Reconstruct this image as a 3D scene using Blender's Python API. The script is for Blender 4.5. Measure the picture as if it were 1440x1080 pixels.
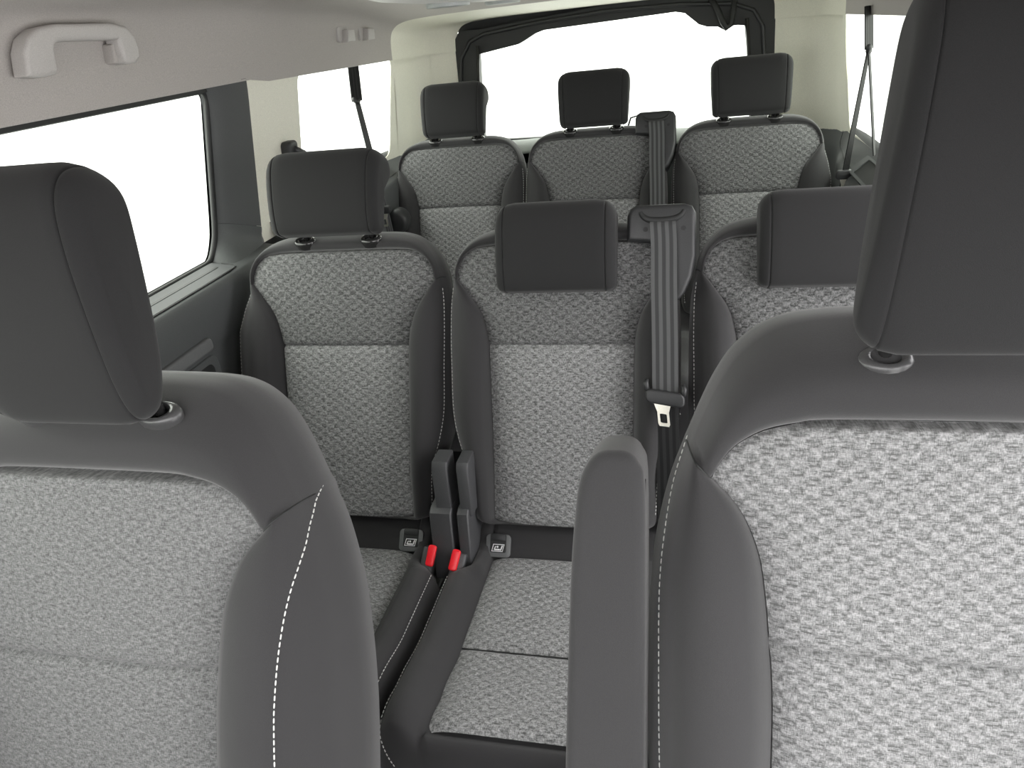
import bpy, bmesh, math, random
from mathutils import Vector, Matrix
random.seed(4)
SC = bpy.context.scene
COL = SC.collection
for o in list(bpy.data.objects):
    bpy.data.objects.remove(o)

# ------------------------------------------------------------------ camera, sky, exposure
cam = bpy.data.cameras.new('camera')
cam.sensor_width = 36.0
cam.lens = 36.0 * 1020.08 / 1440.0
cam.clip_start = 0.02
co = bpy.data.objects.new('camera', cam)
COL.objects.link(co)
_r = Vector((0.972734, 0.209404, -0.099689))
_u = Vector((-0.008601, 0.462117, 0.886777))
_f = Vector((-0.231763, 0.861741, -0.451318))
mw = Matrix((( _r.x, _u.x, -_f.x, 0.23575), (_r.y, _u.y, -_f.y, 0.0), (_r.z, _u.z, -_f.z, 1.41817), (0, 0, 0, 1)))
co.matrix_world = mw
SC.camera = co

world = bpy.data.worlds.new('overcast_sky')
SC.world = world
world.use_nodes = True
wn = world.node_tree
bg = wn.nodes['Background']
# white overcast sky over pale paving
_tc = wn.nodes.new('ShaderNodeTexCoord')
_sp = wn.nodes.new('ShaderNodeSeparateXYZ')
_rp = wn.nodes.new('ShaderNodeValToRGB')
_mr = wn.nodes.new('ShaderNodeMapRange')
_mr.inputs['From Min'].default_value = -0.06
_mr.inputs['From Max'].default_value = 0.04
_rp.color_ramp.elements[0].color = (0.55, 0.54, 0.535, 1)
_rp.color_ramp.elements[1].color = (1.0, 0.985, 0.985, 1)
wn.links.new(_tc.outputs['Generated'], _sp.inputs['Vector'])
wn.links.new(_sp.outputs['Z'], _mr.inputs['Value'])
wn.links.new(_mr.outputs['Result'], _rp.inputs['Fac'])
wn.links.new(_rp.outputs['Color'], bg.inputs['Color'])
bg.inputs['Strength'].default_value = 1.0
VS = SC.view_settings
VS.view_transform = 'Standard'
VS.look = 'None'
VS.gamma = 1.0
VS.use_curve_mapping = False
VS.exposure = 2.7
SC.cycles.max_bounces = 10
SC.cycles.diffuse_bounces = 6
SC.cycles.transparent_max_bounces = 12
SC.cycles.sample_clamp_indirect = 4.0

# ------------------------------------------------------------------ materials
class NT:
    def __init__(self, name):
        self.m = bpy.data.materials.new(name)
        self.m.use_nodes = True
        self.t = self.m.node_tree
        self.b = self.t.nodes['Principled BSDF']
    def n(self, typ, **kw):
        nd = self.t.nodes.new(typ)
        for k, v in kw.items():
            setattr(nd, k, v)
        return nd
    def l(self, a, b):
        self.t.links.new(a, b)
    def math(self, op, a, b=None, c=None, clamp=False):
        nd = self.n('ShaderNodeMath', operation=op)
        nd.use_clamp = clamp
        for i, v in enumerate((a, b, c)):
            if v is None:
                continue
            if isinstance(v, (int, float)):
                nd.inputs[i].default_value = v
            else:
                self.l(v, nd.inputs[i])
        return nd.outputs[0]
    def noise(self, vec, scale, detail=2.0, rough=0.5, mul=None):
        if mul is not None:
            mp = self.n('ShaderNodeMapping')
            mp.inputs['Scale'].default_value = mul
            self.l(vec, mp.inputs['Vector'])
            vec = mp.outputs['Vector']
        nz = self.n('ShaderNodeTexNoise')
        nz.inputs['Scale'].default_value = scale
        nz.inputs['Detail'].default_value = detail
        nz.inputs['Roughness'].default_value = rough
        self.l(vec, nz.inputs['Vector'])
        return nz.outputs['Fac']
    def ramp(self, fac, stops):
        rp = self.n('ShaderNodeValToRGB')
        e = rp.color_ramp.elements
        e[0].position, e[0].color = stops[0][0], (*stops[0][1], 1)
        e[1].position, e[1].color = stops[-1][0], (*stops[-1][1], 1)
        for p, c in stops[1:-1]:
            x = e.new(p)
            x.color = (*c, 1)
        self.l(fac, rp.inputs['Fac'])
        return rp.outputs['Color']
    def bump(self, h, strength, dist):
        bp = self.n('ShaderNodeBump')
        bp.inputs['Strength'].default_value = strength
        bp.inputs['Distance'].default_value = dist
        self.l(h, bp.inputs['Height'])
        self.l(bp.outputs['Normal'], self.b.inputs['Normal'])

def simple(name, col, rough=0.5, metal=0.0, grain=0.0, gscale=900.0, spec=0.5, sheen=0.0):
    k = NT(name)
    k.b.inputs['Base Color'].default_value = (*col, 1)
    k.b.inputs['Roughness'].default_value = rough
    k.b.inputs['Metallic'].default_value = metal
    k.b.inputs['Specular IOR Level'].default_value = spec
    if sheen:
        k.b.inputs['Sheen Weight'].default_value = sheen
        k.b.inputs['Sheen Roughness'].default_value = 0.5
    tc = k.n('ShaderNodeTexCoord')
    nz = k.noise(tc.outputs['Object'], gscale, 2.0)
    c = k.ramp(nz, [(0.3, tuple(x * (1 - 0.12) for x in col)), (0.7, tuple(min(1, x * 1.12) for x in col))])
    k.l(c, k.b.inputs['Base Color'])
    if grain:
        k.bump(nz, grain, 0.0006)
    return k.m

def fabric(name, weave, lo, hi, cool=1.0):
    k = NT(name)
    uv = k.n('ShaderNodeUVMap')
    uv.uv_map = 'UVMap'
    sp = k.n('ShaderNodeSeparateXYZ')
    k.l(uv.outputs['UV'], sp.inputs['Vector'])
    # slight wander of the weave so that no line is ruler-straight
    w1 = k.noise(uv.outputs['UV'], 60.0, 1.0)
    u = k.math('ADD', sp.outputs['X'], k.math('MULTIPLY', w1, 0.003))
    v = k.math('ADD', sp.outputs['Y'], k.math('MULTIPLY', w1, 0.002))
    a = k.math('SINE', k.math('MULTIPLY', u, 2 * math.pi / 0.027))
    b = k.math('SINE', k.math('MULTIPLY', v, 2 * math.pi / 0.0185))
    ab = k.math('MULTIPLY', a, b)
    blob = k.math('MULTIPLY_ADD', ab, 1.6, 0.5, clamp=True)
    ln = k.math('SINE', k.math('MULTIPLY', v, 2 * math.pi / 0.0046))
    dash = k.math('MULTIPLY', k.math('GREATER_THAN', ln, 0.45), k.math('LESS_THAN', ab, -0.22))
    big = k.noise(uv.outputs['UV'], 22.0, 3.0, 0.6)
    bigm = k.math('MULTIPLY_ADD', big, 3.0, -0.9, clamp=True)
    dash = k.math('MULTIPLY', dash, bigm)
    t1 = k.noise(uv.outputs['UV'], 1000.0, 2.0, 0.6, (0.22, 1.0, 1.0))
    t2 = k.noise(uv.outputs['UV'], 1000.0, 2.0, 0.6, (1.0, 0.22, 1.0))
    t3 = k.noise(uv.outputs['UV'], 260.0, 2.0, 0.6, (0.6, 1.0, 1.0))
    mel = k.math('ADD', k.math('MULTIPLY', k.math('ADD', t1, t2), 0.5), k.math('MULTIPLY_ADD', t3, 0.5, -0.25))
    mel = k.math('SUBTRACT', mel, k.math('MULTIPLY', dash, 0.13 * weave))
    mel = k.math('ADD', mel, k.math('MULTIPLY', k.math('SUBTRACT', blob, 0.5), 0.045 * weave))
    c = k.ramp(mel, [(0.34, (lo, lo * 1.02, lo * cool)), (0.5, ((lo + hi) / 2.1, (lo + hi) / 2.07, (lo + hi) / 2.07 * cool)), (0.66, (hi, hi, hi * cool))])
    k.l(c, k.b.inputs['Base Color'])
    k.b.inputs['Roughness'].default_value = 0.9
    k.b.inputs['Specular IOR Level'].default_value = 0.15
    k.b.inputs['Sheen Weight'].default_value = 0.15
    h = k.math('ADD', k.math('MULTIPLY', blob, weave), k.math('MULTIPLY', mel, 0.5))
    h = k.math('SUBTRACT', h, k.math('MULTIPLY', dash, 0.5 * weave))
    k.bump(h, 0.75, 0.0022)
    return k.m

def webbing_mat(name, lo, hi):
    k = NT(name)
    uv = k.n('ShaderNodeUVMap')
    uv.uv_map = 'UVMap'
    sp = k.n('ShaderNodeSeparateXYZ')
    k.l(uv.outputs['UV'], sp.inputs['Vector'])
    s = k.math('SINE', k.math('MULTIPLY', sp.outputs['X'], 2 * math.pi * 3.5))
    s = k.math('MULTIPLY_ADD', s, 1.5, 0.5, clamp=True)
    c = k.ramp(s, [(0.0, (lo, lo * 1.02, lo * 1.04)), (1.0, (hi, hi * 1.02, hi * 1.03))])
    k.l(c, k.b.inputs['Base Color'])
    k.b.inputs['Roughness'].default_value = 0.6
    k.b.inputs['Sheen Weight'].default_value = 0.05
    k.b.inputs['Specular IOR Level'].default_value = 0.12
    tw = k.math('SINE', k.math('ADD', k.math('MULTIPLY', sp.outputs['Y'], 3000.0), k.math('MULTIPLY', sp.outputs['X'], 90.0)))
    k.bump(k.math('ADD', k.math('MULTIPLY', tw, 0.3), s), 0.3, 0.0006)
    return k.m

def glass_mat():
    k = NT('window_glass')
    t = k.t
    t.nodes.remove(k.b)
    tr = k.n('ShaderNodeBsdfTransparent')
    tr.inputs['Color'].default_value = (0.955, 0.985, 0.94, 1)
    gl = k.n('ShaderNodeBsdfGlossy')
    gl.inputs['Roughness'].default_value = 0.02
    fr = k.n('ShaderNodeLayerWeight')
    mx = k.n('ShaderNodeMixShader')
    k.l(k.math('MULTIPLY_ADD', k.math('POWER', fr.outputs['Facing'], 5.0), 0.9, 0.035), mx.inputs['Fac'])
    k.l(tr.outputs['BSDF'], mx.inputs[1])
    k.l(gl.outputs['BSDF'], mx.inputs[2])
    k.l(mx.outputs['Shader'], t.nodes['Material Output'].inputs['Surface'])
    return k.m

M = dict(
    cloth=simple('charcoal_knit_cloth', (0.033, 0.0325, 0.0335), 0.85, grain=0.35, gscale=1400, spec=0.2, sheen=0.25),
    headrest=simple('charcoal_headrest_cloth', (0.0205, 0.0205, 0.021), 0.85, grain=0.3, gscale=1600, spec=0.2, sheen=0.1),
    fab=fabric('grey_basket_weave', 1.0, 0.10, 0.35),
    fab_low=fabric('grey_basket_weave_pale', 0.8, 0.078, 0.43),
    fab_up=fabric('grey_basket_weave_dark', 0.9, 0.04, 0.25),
    fab_shaded=fabric('grey_basket_weave_shaded', 0.3, 0.072, 0.238),  # same cloth as fab; its lighting is put into darker tone and flatter weave
    thread=simple('white_thread', (0.62, 0.62, 0.60), 0.8),
    plastic=simple('dark_plastic', (0.024, 0.025, 0.026), 0.45, grain=0.15, gscale=700),
    hinge=simple('grey_plastic', (0.060, 0.061, 0.064), 0.45, grain=0.15, gscale=700),
    collar=simple('collar_plastic', (0.055, 0.055, 0.056), 0.28),
    gloss=simple('gloss_black_plastic', (0.02, 0.02, 0.02), 0.14),
    trim=simple('door_trim_plastic', (0.078, 0.083, 0.083), 0.6, grain=0.12, gscale=800),
    grip=simple('door_grip_plastic', (0.13, 0.135, 0.135), 0.5),
    trimcloth=simple('pillar_trim', (0.075, 0.078, 0.080), 0.7, grain=0.2, gscale=1100),
    rubber=simple('black_rubber', (0.015, 0.016, 0.016), 0.6),
    head=simple('headliner', (0.46, 0.435, 0.415), 0.9, grain=0.15, gscale=700, spec=0.2),
    cream=simple('cream_pillar_plastic', (0.82, 0.805, 0.70), 0.5, grain=0.1, gscale=700),
    lightplastic=simple('light_grey_plastic', (0.62, 0.61, 0.59), 0.45),
    handle=simple('handle_plastic', (0.50, 0.48, 0.465), 0.5),
    strip=simple('tailgate_strip', (0.30, 0.32, 0.31), 0.4),
    red=simple('red_button', (0.80, 0.012, 0.022), 0.35),
    metal=simple('belt_latch_metal', (0.82, 0.80, 0.70), 0.32, metal=0.85),
    steel=simple('steel', (0.5, 0.5, 0.5), 0.25, metal=1.0),
    white=simple('white_print', (0.85, 0.85, 0.85), 0.6),
    carpet=simple('black_carpet', (0.020, 0.020, 0.022), 0.95, grain=0.8, gscale=500),
    web=webbing_mat('lit_belt_webbing', .045, .095),  # paler copy of the belt webbing, the light on it put into the colour
    web_shaded=webbing_mat('shaded_belt_webbing', .012, .022),  # darker copy of the same webbing, shade put into the colour
    glass=glass_mat(),
)

# ------------------------------------------------------------------ helpers
def mesh_obj(name, verts, faces, m, parent=None, uv=None, smooth=True, auto=None):
    me = bpy.data.meshes.new(name)
    me.from_pydata([tuple(v) for v in verts], [], faces)
    me.validate()
    if uv is not None:
        ul = me.uv_layers.new(name='UVMap')
        for lp in me.loops:
            ul.data[lp.index].uv = uv[lp.vertex_index]
    bm = bmesh.new()
    bm.from_mesh(me)
    bmesh.ops.recalc_face_normals(bm, faces=bm.faces)
    bm.to_mesh(me)
    bm.free()
    if smooth:
        for p in me.polygons:
            p.use_smooth = True
        if auto:
            me.set_sharp_from_angle(angle=math.radians(auto))
    me.materials.append(M[m])
    o = bpy.data.objects.new(name, me)
    COL.objects.link(o)
    o.parent = parent
    return o

def bm_obj(name, bm, m, parent=None, auto=40):
    me = bpy.data.meshes.new(name)
    bmesh.ops.recalc_face_normals(bm, faces=bm.faces)
    bm.to_mesh(me)
    bm.free()
    for p in me.polygons:
        p.use_smooth = True
    me.set_sharp_from_angle(angle=math.radians(auto))
    me.materials.append(M[m])
    o = bpy.data.objects.new(name, me)
    COL.objects.link(o)
    o.parent = parent
    return o

def empty(name, loc, label=None, cat=None, group=None):
    o = bpy.data.objects.new(name, None)
    o.empty_display_size = 0.1
    o.location = loc
    COL.objects.link(o)
    tag(o, label, cat, group)
    return o

def tag(o, label=None, cat=None, group=None, kind=None):
    if label:
        o['label'] = label
    if cat:
        o['category'] = cat
    if group:
        o['group'] = group
    if kind:
        o['kind'] = kind
    return o

def catmull(P, n, closed=False):
    out = []
    N = len(P)
    rng = N if closed else N - 1
    for i in range(rng):
        g = (lambda j: P[j % N]) if closed else (lambda j: P[max(0, min(N - 1, j))])
        p0, p1, p2, p3 = g(i - 1), g(i), g(i + 1), g(i + 2)
        for k in range(n):
            t = k / n
            out.append(tuple(0.5 * (2 * b + (c - a) * t + (2 * a - 5 * b + 4 * c - d) * t * t + (3 * b - a - 3 * c + d) * t ** 3)
                             for a, b, c, d in zip(p0, p1, p2, p3)))
    if not closed:
        out.append(tuple(P[-1]))
    return out

def grid(name, rows, m, parent=None, uvrows=None, close_v=False, caps=False, auto=None):
    """rows: list of equally long point lists, joined by quads"""
    nv = len(rows[0])
    V = [p for r in rows for p in r]
    F = []
    for i in range(len(rows) - 1):
        for j in range(nv if close_v else nv - 1):
            a, b = i * nv + j, i * nv + (j + 1) % nv
            F.append((a, b, b + nv, a + nv))
    if caps:
        F.append(tuple(range(nv - 1, -1, -1)))
        F.append(tuple((len(rows) - 1) * nv + j for j in range(nv)))
    uv = [p for r in uvrows for p in r] if uvrows else None
    return mesh_obj(name, V, F, m, parent, uv, auto=auto)

def prism_bm(poly, c0, c1, fn, bev=0.0, seg=3):
    """extruded outline (a,b) from depth c0 to c1; fn maps (a,b,c) to a point"""
    bm = bmesh.new()
    lo = [bm.verts.new((a, b, c0)) for a, b in poly]
    hi = [bm.verts.new((a, b, c1)) for a, b in poly]
    n = len(poly)
    bm.faces.new(lo[::-1])
    bm.faces.new(hi)
    for i in range(n):
        bm.faces.new((lo[i], lo[(i + 1) % n], hi[(i + 1) % n], hi[i]))
    bm.normal_update()
    if bev:
        es = [e for e in bm.edges if (e.verts[0].co.z == e.verts[1].co.z)]
        bmesh.ops.bevel(bm, geom=es, offset=bev, segments=seg, profile=0.5, affect='EDGES', clamp_overlap=True)
    bmesh.ops.triangulate(bm, faces=[f for f in bm.faces if len(f.verts) > 4])
    for v in bm.verts:
        v.co = Vector(fn(*v.co))
    return bm

def prism(name, poly, c0, c1, fn, m, parent=None, bev=0.0, seg=3, auto=40):
    return bm_obj(name, prism_bm(poly, c0, c1, fn, bev, seg), m, parent, auto)

def rrect(a0, b0, a1, b1, r, n=5):
    pts = []
    for (cx, cy, s) in ((a1 - r, b1 - r, 0), (a0 + r, b1 - r, 1), (a0 + r, b0 + r, 2), (a1 - r, b0 + r, 3)):
        for k in range(n + 1):
            t = math.pi / 2 * (s + k / n)
            pts.append((cx + r * math.cos(t), cy + r * math.sin(t)))
    return pts

def tube(name, path, rad, m, parent=None, n=10, closed=False):
    P = [Vector(p) for p in path]
    rows = []
    N = len(P)
    rr = rad if isinstance(rad, (list, tuple)) else [rad] * N
    up = None
    for i, p in enumerate(P):
        if closed:
            t = (P[(i + 1) % N] - P[i - 1]).normalized()
        else:
            t = (P[min(i + 1, N - 1)] - P[max(i - 1, 0)]).normalized()
        if up is None:
            up = t.orthogonal().normalized()
        up = (up - t * up.dot(t)).normalized()
        sd = t.cross(up)
        rows.append([tuple(p + (up * math.cos(2 * math.pi * k / n) + sd * math.sin(2 * math.pi * k / n)) * rr[i]) for k in range(n)])
    if closed:
        rows.append(rows[0])
        return grid(name, rows, m, parent, close_v=True)
    return grid(name, rows, m, parent, close_v=True, caps=True)

def ribbon(name, pts, widths, m, parent=None, th=0.0014, n=8):
    """flat strap along pts; widths = list of half-width vectors at each point"""
    rows, uvs = [], []
    L = 0.0
    for i, (p, w) in enumerate(zip(pts, widths)):
        p, w = Vector(p), Vector(w)
        if i:
            L += (p - Vector(pts[i - 1])).length
        t = (Vector(pts[min(i + 1, len(pts) - 1)]) - Vector(pts[max(i - 1, 0)])).normalized()
        nn = t.cross(w).normalized() * th
        row, uvr = [], []
        for k in range(n + 1):
            s = -1 + 2 * k / n
            row.append(tuple(p + w * s + nn))
            uvr.append(((s + 1) / 2, L))
        for k in range(n, -1, -1):
            s = -1 + 2 * k / n
            row.append(tuple(p + w * s - nn))
            uvr.append(((s + 1) / 2, L))
        rows.append(row)
        uvs.append(uvr)
    return grid(name, rows, m, parent, uvs, close_v=True, caps=True, auto=50)

# ------------------------------------------------------------------ van body (the setting)
CX = -0.022
def LW(off):                      # left wall: leaning plane, off = distance inside the glass
    return lambda y, z, c=0.0: (-0.80 + 0.12 * (z - 1.0) + off + c, y, z)
def RW(off):
    return lambda y, z, c=0.0: (0.755 - 0.12 * (z - 1.0) - off - c, y, z)

def holed(name, outer, holes, m, fn, th, parent=None):
    """flat panel with holes (a filled curve), thickness th inwards"""
    cu = bpy.data.curves.new(name, 'CURVE')
    cu.dimensions = '2D'
    cu.fill_mode = 'BOTH'
    for loop in [outer] + holes:
        s = cu.splines.new('POLY')
        s.points.add(len(loop) - 1)
        for p, (a, b) in zip(s.points, loop):
            p.co = (a, b, 0, 1)
        s.use_cyclic_u = True
    cu.extrude = th / 2
    tmp = bpy.data.objects.new(name + '_tmp', cu)
    COL.objects.link(tmp)
    dg = bpy.context.evaluated_depsgraph_get()
    me = bpy.data.meshes.new_from_object(tmp.evaluated_get(dg))
    bpy.data.objects.remove(tmp)
    bpy.data.curves.remove(cu)
    me.name = name
    me.materials.clear()
    me.materials.append(M[m])
    bm = bmesh.new()
    bm.from_mesh(me)
    bmesh.ops.remove_doubles(bm, verts=bm.verts, dist=1e-5)
    for v in bm.verts:
        v.co = Vector(fn(v.co.x, v.co.y, v.co.z + th / 2))
    bmesh.ops.recalc_face_normals(bm, faces=bm.faces)
    bm.to_mesh(me)
    bm.free()
    o = bpy.data.objects.new(name, me)
    COL.objects.link(o)
    o.parent = parent
    return o

Y0, YR = -0.75, 2.86
# floor: stepped up by a little under the third row
fl = mesh_obj('floor', [(-.96, Y0, 0), (.92, Y0, 0), (.92, 1.95, 0), (-.96, 1.95, 0), (-.96, 1.95, .026), (.92, 1.95, .026), (.92, 2.95, .026), (-.96, 2.95, .026),
                        (-.96, Y0, -.05), (.92, Y0, -.05), (.92, 2.95, -.05), (-.96, 2.95, -.05)],
              [(0, 1, 2, 3), (3, 2, 5, 4), (4, 5, 6, 7), (8, 11, 10, 9), (0, 8, 9, 1), (6, 10, 11, 7)], 'carpet', smooth=False)
tag(fl, 'black carpeted van floor', kind='structure')

# window openings in the (y,z) plane of each wall
def rounded(poly, r=0.03, n=4):
    out = []
    N = len(poly)
    for i in range(N):
        p, a, b = Vector(poly[i]), Vector(poly[i - 1]), Vector(poly[(i + 1) % N])
        d1, d2 = (a - p), (b - p)
        rr = min(r, d1.length * 0.45, d2.length * 0.45)
        s, e = p + d1.normalized() * rr, p + d2.normalized() * rr
        for k in range(n + 1):
            t = k / n
            out.append(tuple(s * (1 - t) ** 2 + p * 2 * t * (1 - t) + e * t * t))
    return out
win1 = rounded([(0.42, .995), (1.385, .995), (1.412, 1.04), (1.422, 1.08), (1.470, 1.326), (1.46, 1.341), (0.42, 1.342)], 0.028)
win1f = rounded([(-0.62, .995), (0.30, .995), (0.34, 1.341), (-0.20, 1.341)], 0.05)
door1f = rounded([(-0.60, .12), (0.30, .12), (0.33, .9), (0.34, 1.341), (-0.20, 1.341), (-.58, .98)], 0.05)
qL = rounded([(1.79, 1.03), (2.44, 1.03), (2.505, 1.33), (1.83, 1.345)], 0.035)
qR = rounded([(1.79, 1.0), (2.50, 1.0), (2.545, 1.338), (1.79, 1.345)], 0.03)
qLo = rounded([(1.70, .99), (2.74, .99), (2.76, 1.41), (1.72, 1.41)], 0.03)
qRo = rounded([(1.70, .97), (2.76, .97), (2.78, 1.41), (1.72, 1.41)], 0.03)
slideR = rounded([(0.44, .10), (1.50, .10), (1.52, 1.0), (1.50, 1.341), (0.44, 1.341)], 0.06)
wall_out = [(Y0, 0.0), (2.88, 0.0), (2.88, 1.50), (Y0 + .5, 1.50), (Y0, 1.1)]
tag(holed('wall_left', wall_out, [win1, win1f, qLo], 'rubber', LW(0.0), -0.02), 'dark body side behind the left trim panels', kind='structure')
tag(holed('wall_right', wall_out, [slideR, door1f, qRo], 'rubber', RW(0.0), -0.02), 'dark body side behind the right trim panels', kind='structure')
def pane(name, loop, fn, label):
    n = len(loop)
    c = [sum(p[0] for p in loop) / n, sum(p[1] for p in loop) / n]
    big = [(c[0] + (a - c[0]) * 1.015, c[1] + (b - c[1]) * 1.02) for a, b in loop]
    o = prism(name, big, -0.016, -0.012, fn, 'glass')
    return tag(o, label, kind='structure')
pane('window_1', win1, LW(0), 'long sliding door window on the left side')
pane('window_2', qLo, LW(0), 'small rear quarter window on the left side')
pane('window_3', qRo, RW(0), 'small rear quarter window on the right side')
pane('window_5', win1f, LW(0), 'left front door window')

# ceiling: headliner with its side rails, dropping to the tailgate
sec = [(-.722, 1.352), (-.720, 1.40), (-.716, 1.44), (-.704, 1.475), (-.672, 1.500), (-.60, 1.512), (-.40, 1.518), (-.022, 1.520)]
sec = catmull(sec, 5)
sec = sec + [(2 * CX - x, z) for x, z in sec[-2::-1]]
DPATH = [(.0, 2.52), (.004, 2.58), (.012, 2.66), (.034, 2.735), (.070, 2.79), (.118, 2.83), (.160, 2.86)]
def dcorner(y):                   # how far the corner pillars have turned inwards at y
    for (a0, y0), (a1, y1) in zip(DPATH, DPATH[1:]):
        if y0 <= y <= y1:
            return a0 + (a1 - a0) * (y - y0) / (y1 - y0)
    return 0.0 if y < 2.52 else .165
def drop(y):
    if y < 1.9:
        return 1.0
    t = min(1, (y - 1.9) / (2.86 - 1.9))
    return 1 - 0.41 * t * t * (3 - 2 * t)
rows = []
for y in [Y0 + .5, -.1, .3, .8, 1.2, 1.60, 1.64, 1.68, 1.75, 1.9] + [1.9 + .05 * i for i in range(1, 13)] + [2.52, 2.56, 2.60, 2.64, 2.68, 2.71, 2.735, 2.76, 2.79, 2.805, 2.825, 2.838, 2.85, 2.856]:
    f = drop(y)
    zb = 1.337 + .010 * max(0, min(1, (1.68 - y) / .08)) - max(0, y - 1.68) * 0.016
    w, w2 = 1 - .82 * dcorner(y) / .700, 1 - 1.09 * dcorner(y) / .700
    rows.append([(CX + (x - CX) * (w if x < CX else w2), y, zb + (z - 1.352) * f) for x, z in sec])
k = 21
tag(grid('ceiling', rows[:k + 1], 'head'), 'pale headliner curving down to the windows', kind='structure')
tag(grid('trim_7', rows[k:], 'cream'), 'cream header trim over the tailgate and rear corners, also paler for the light there', kind='structure')  # cream header; its pale tone also stands in for brighter light here
# roof skin above keeps the sky out
tag(mesh_obj('roof', [(-.80, Y0 + .5, 1.56), (.75, Y0 + .5, 1.56), (.75, 2.9, 1.56), (-.80, 2.9, 1.56), (-.80, Y0 + .5, 1.45), (.75, Y0 + .5, 1.45), (.75, 2.9, 1.38), (-.80, 2.9, 1.38)],
    [(0, 1, 2, 3), (0, 3, 7, 4), (1, 5, 6, 2), (3, 2, 6, 7)], 'rubber', smooth=False), 'roof skin over the headliner', kind='structure')

# --- dashboard, scuttle and windscreen frame at the front end of the cabin (behind the camera)
dash = catmull([(-.74, .02), (-.66, .30), (-.46, .42), (-.40, .70), (-.42, .90), (-.50, .985), (-.74, 1.02)], 4)
tag(grid('wall_front', [[(x, y, z) for y, z in dash] for x in (-.80, -.4, 0, .4, .75)], 'trim'), 'dashboard and bulkhead at the front of the cabin', kind='structure')
# --- left sliding door trim
door = empty('door_1', (0, 0, 0))
tag(door, 'dark inner trim of the left sliding door', kind='structure')
prof = catmull([(-.806, 1.000), (-.800, .996), (-.770, .991), (-.728, .986), (-.715, .980), (-.709, .962), (-.712, .92), (-.722, .87), (-.728, .84), (-.73, .70), (-.73, .30), (-.73, .01)], 4)
rows = [[(x, y, z) for x, z in prof] for y in (.36, .6, .9, 1.2, 1.38, 1.45, 1.5, 1.54)]
rows.append([(x - .05, 1.56, z) for x, z in prof])
grid('lower_panel', rows, 'trim', door)
# raised ledge panel and its slot
def ledge(y, s, c=0.0):           # s across the ledge 0 (glass) .. 1 (edge)
    return (-.797 + .072 * s, y, .9955 - .0095 * s + .008 * c)
prism('sill_panel', rrect(.5, 0.10, 1.372, 0.96, .02), -0.2, 0.25, ledge, 'trimcloth', door, bev=0.0)
prism('sill_slot', rrect(.5, 0.45, 1.350, 0.54, .010), 0.2, 0.35, ledge, 'rubber', door)
tube('sill_seam', [ledge(y, 1.0, .12) for y in (.5, .9, 1.2, 1.34)] + [ledge(1.366, .95, .12), ledge(1.376, .80, .12), ledge(1.378, .4, .12)], 0.0014, 'rubber', door, n=6)
# pillar cover
rows = []
for i in range(15):
    z = 1.352 - (1.352 - 1.072) * i / 14
    zs = -.055 * i / 14
    yl = 1.42 + (1.468 - 1.42) * (z - 1.066) / (1.335 - 1.066) - (max(0, z - 1.325) * .7)
    yr = 1.578 + .034 * (z - 1.0) / .347
    x0 = -.80 + .12 * (z - 1.0)
    rows.append([(x0 + a + .12 * zs * t, yl + (yr - yl) * t, z + zs * t) for a, t in ((-.004, 0), (.008, .02), (.022, .12), (.030, .30), (.034, .50), (.036, .70), (.036, .82), (.028, .93), (.012, .985), (-.01, 1.0))])
grid('pillar_cover', rows, 'trimcloth', door, auto=50)
rows = []
for i in range(24):
    z = 1.0715 - (1.0715 - .90) * i / 23
    zs = -.055 * (1 - i / 23)
    t0 = max(0, min(1, (1.066 - z) / .075))
    yl = 1.42 - .045 * t0 ** 1.5
    yr = 1.5845 - .045 * t0 ** 1.6
    x0 = -.80 + .12 * (z - 1.0)
    t1 = max(0, min(1, (1.050 - z) / .075))
    add = .052 * t1 ** 1.7
    row = []
    for a, t in ((-.004, 0), (.008, .02), (.022, .10), (.030, .25), (.034, .45), (.036, .65), (.037, .80), (.030, .93), (.012, .985), (-.02, 1.0)):
        row.append((x0 + a + .12 * zs * t + add * min(1, max(0, a / .022)), yl + (yr - yl) * t, z + zs * t))
    rows.append(row)
grid('pillar_base', rows, 'trim', door, auto=60)
tube('window_seal', [LW(.004)(y, z) for y, z in win1], 0.006, 'rubber', door, n=6, closed=True)
# upper rail over the window
prism('window_rail', [(.4, 1.338), (1.60, 1.338), (1.605, 1.362), (.4, 1.362)], 0.0, 0.012, LW(.0), 'rubber', door)
# pull handle + pocket
prism('pull_handle', rrect(.80, .868, 1.195, .896, .010), 0.0, .026, lambda y, z, c: (-.732 + c, y, z), 'grip', door, bev=.006)
prism('map_pocket', rrect(.80, .62, 1.215, .852, .02), 0.0, .012, lambda y, z, c: (-.735 + c, y, z), 'trim', door, bev=.003)
prism('pocket_recess', rrect(.81, .63, 1.195, .838, .015), 0.0105, .0125, lambda y, z, c: (-.735 + c, y, z), 'rubber', door)

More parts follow.
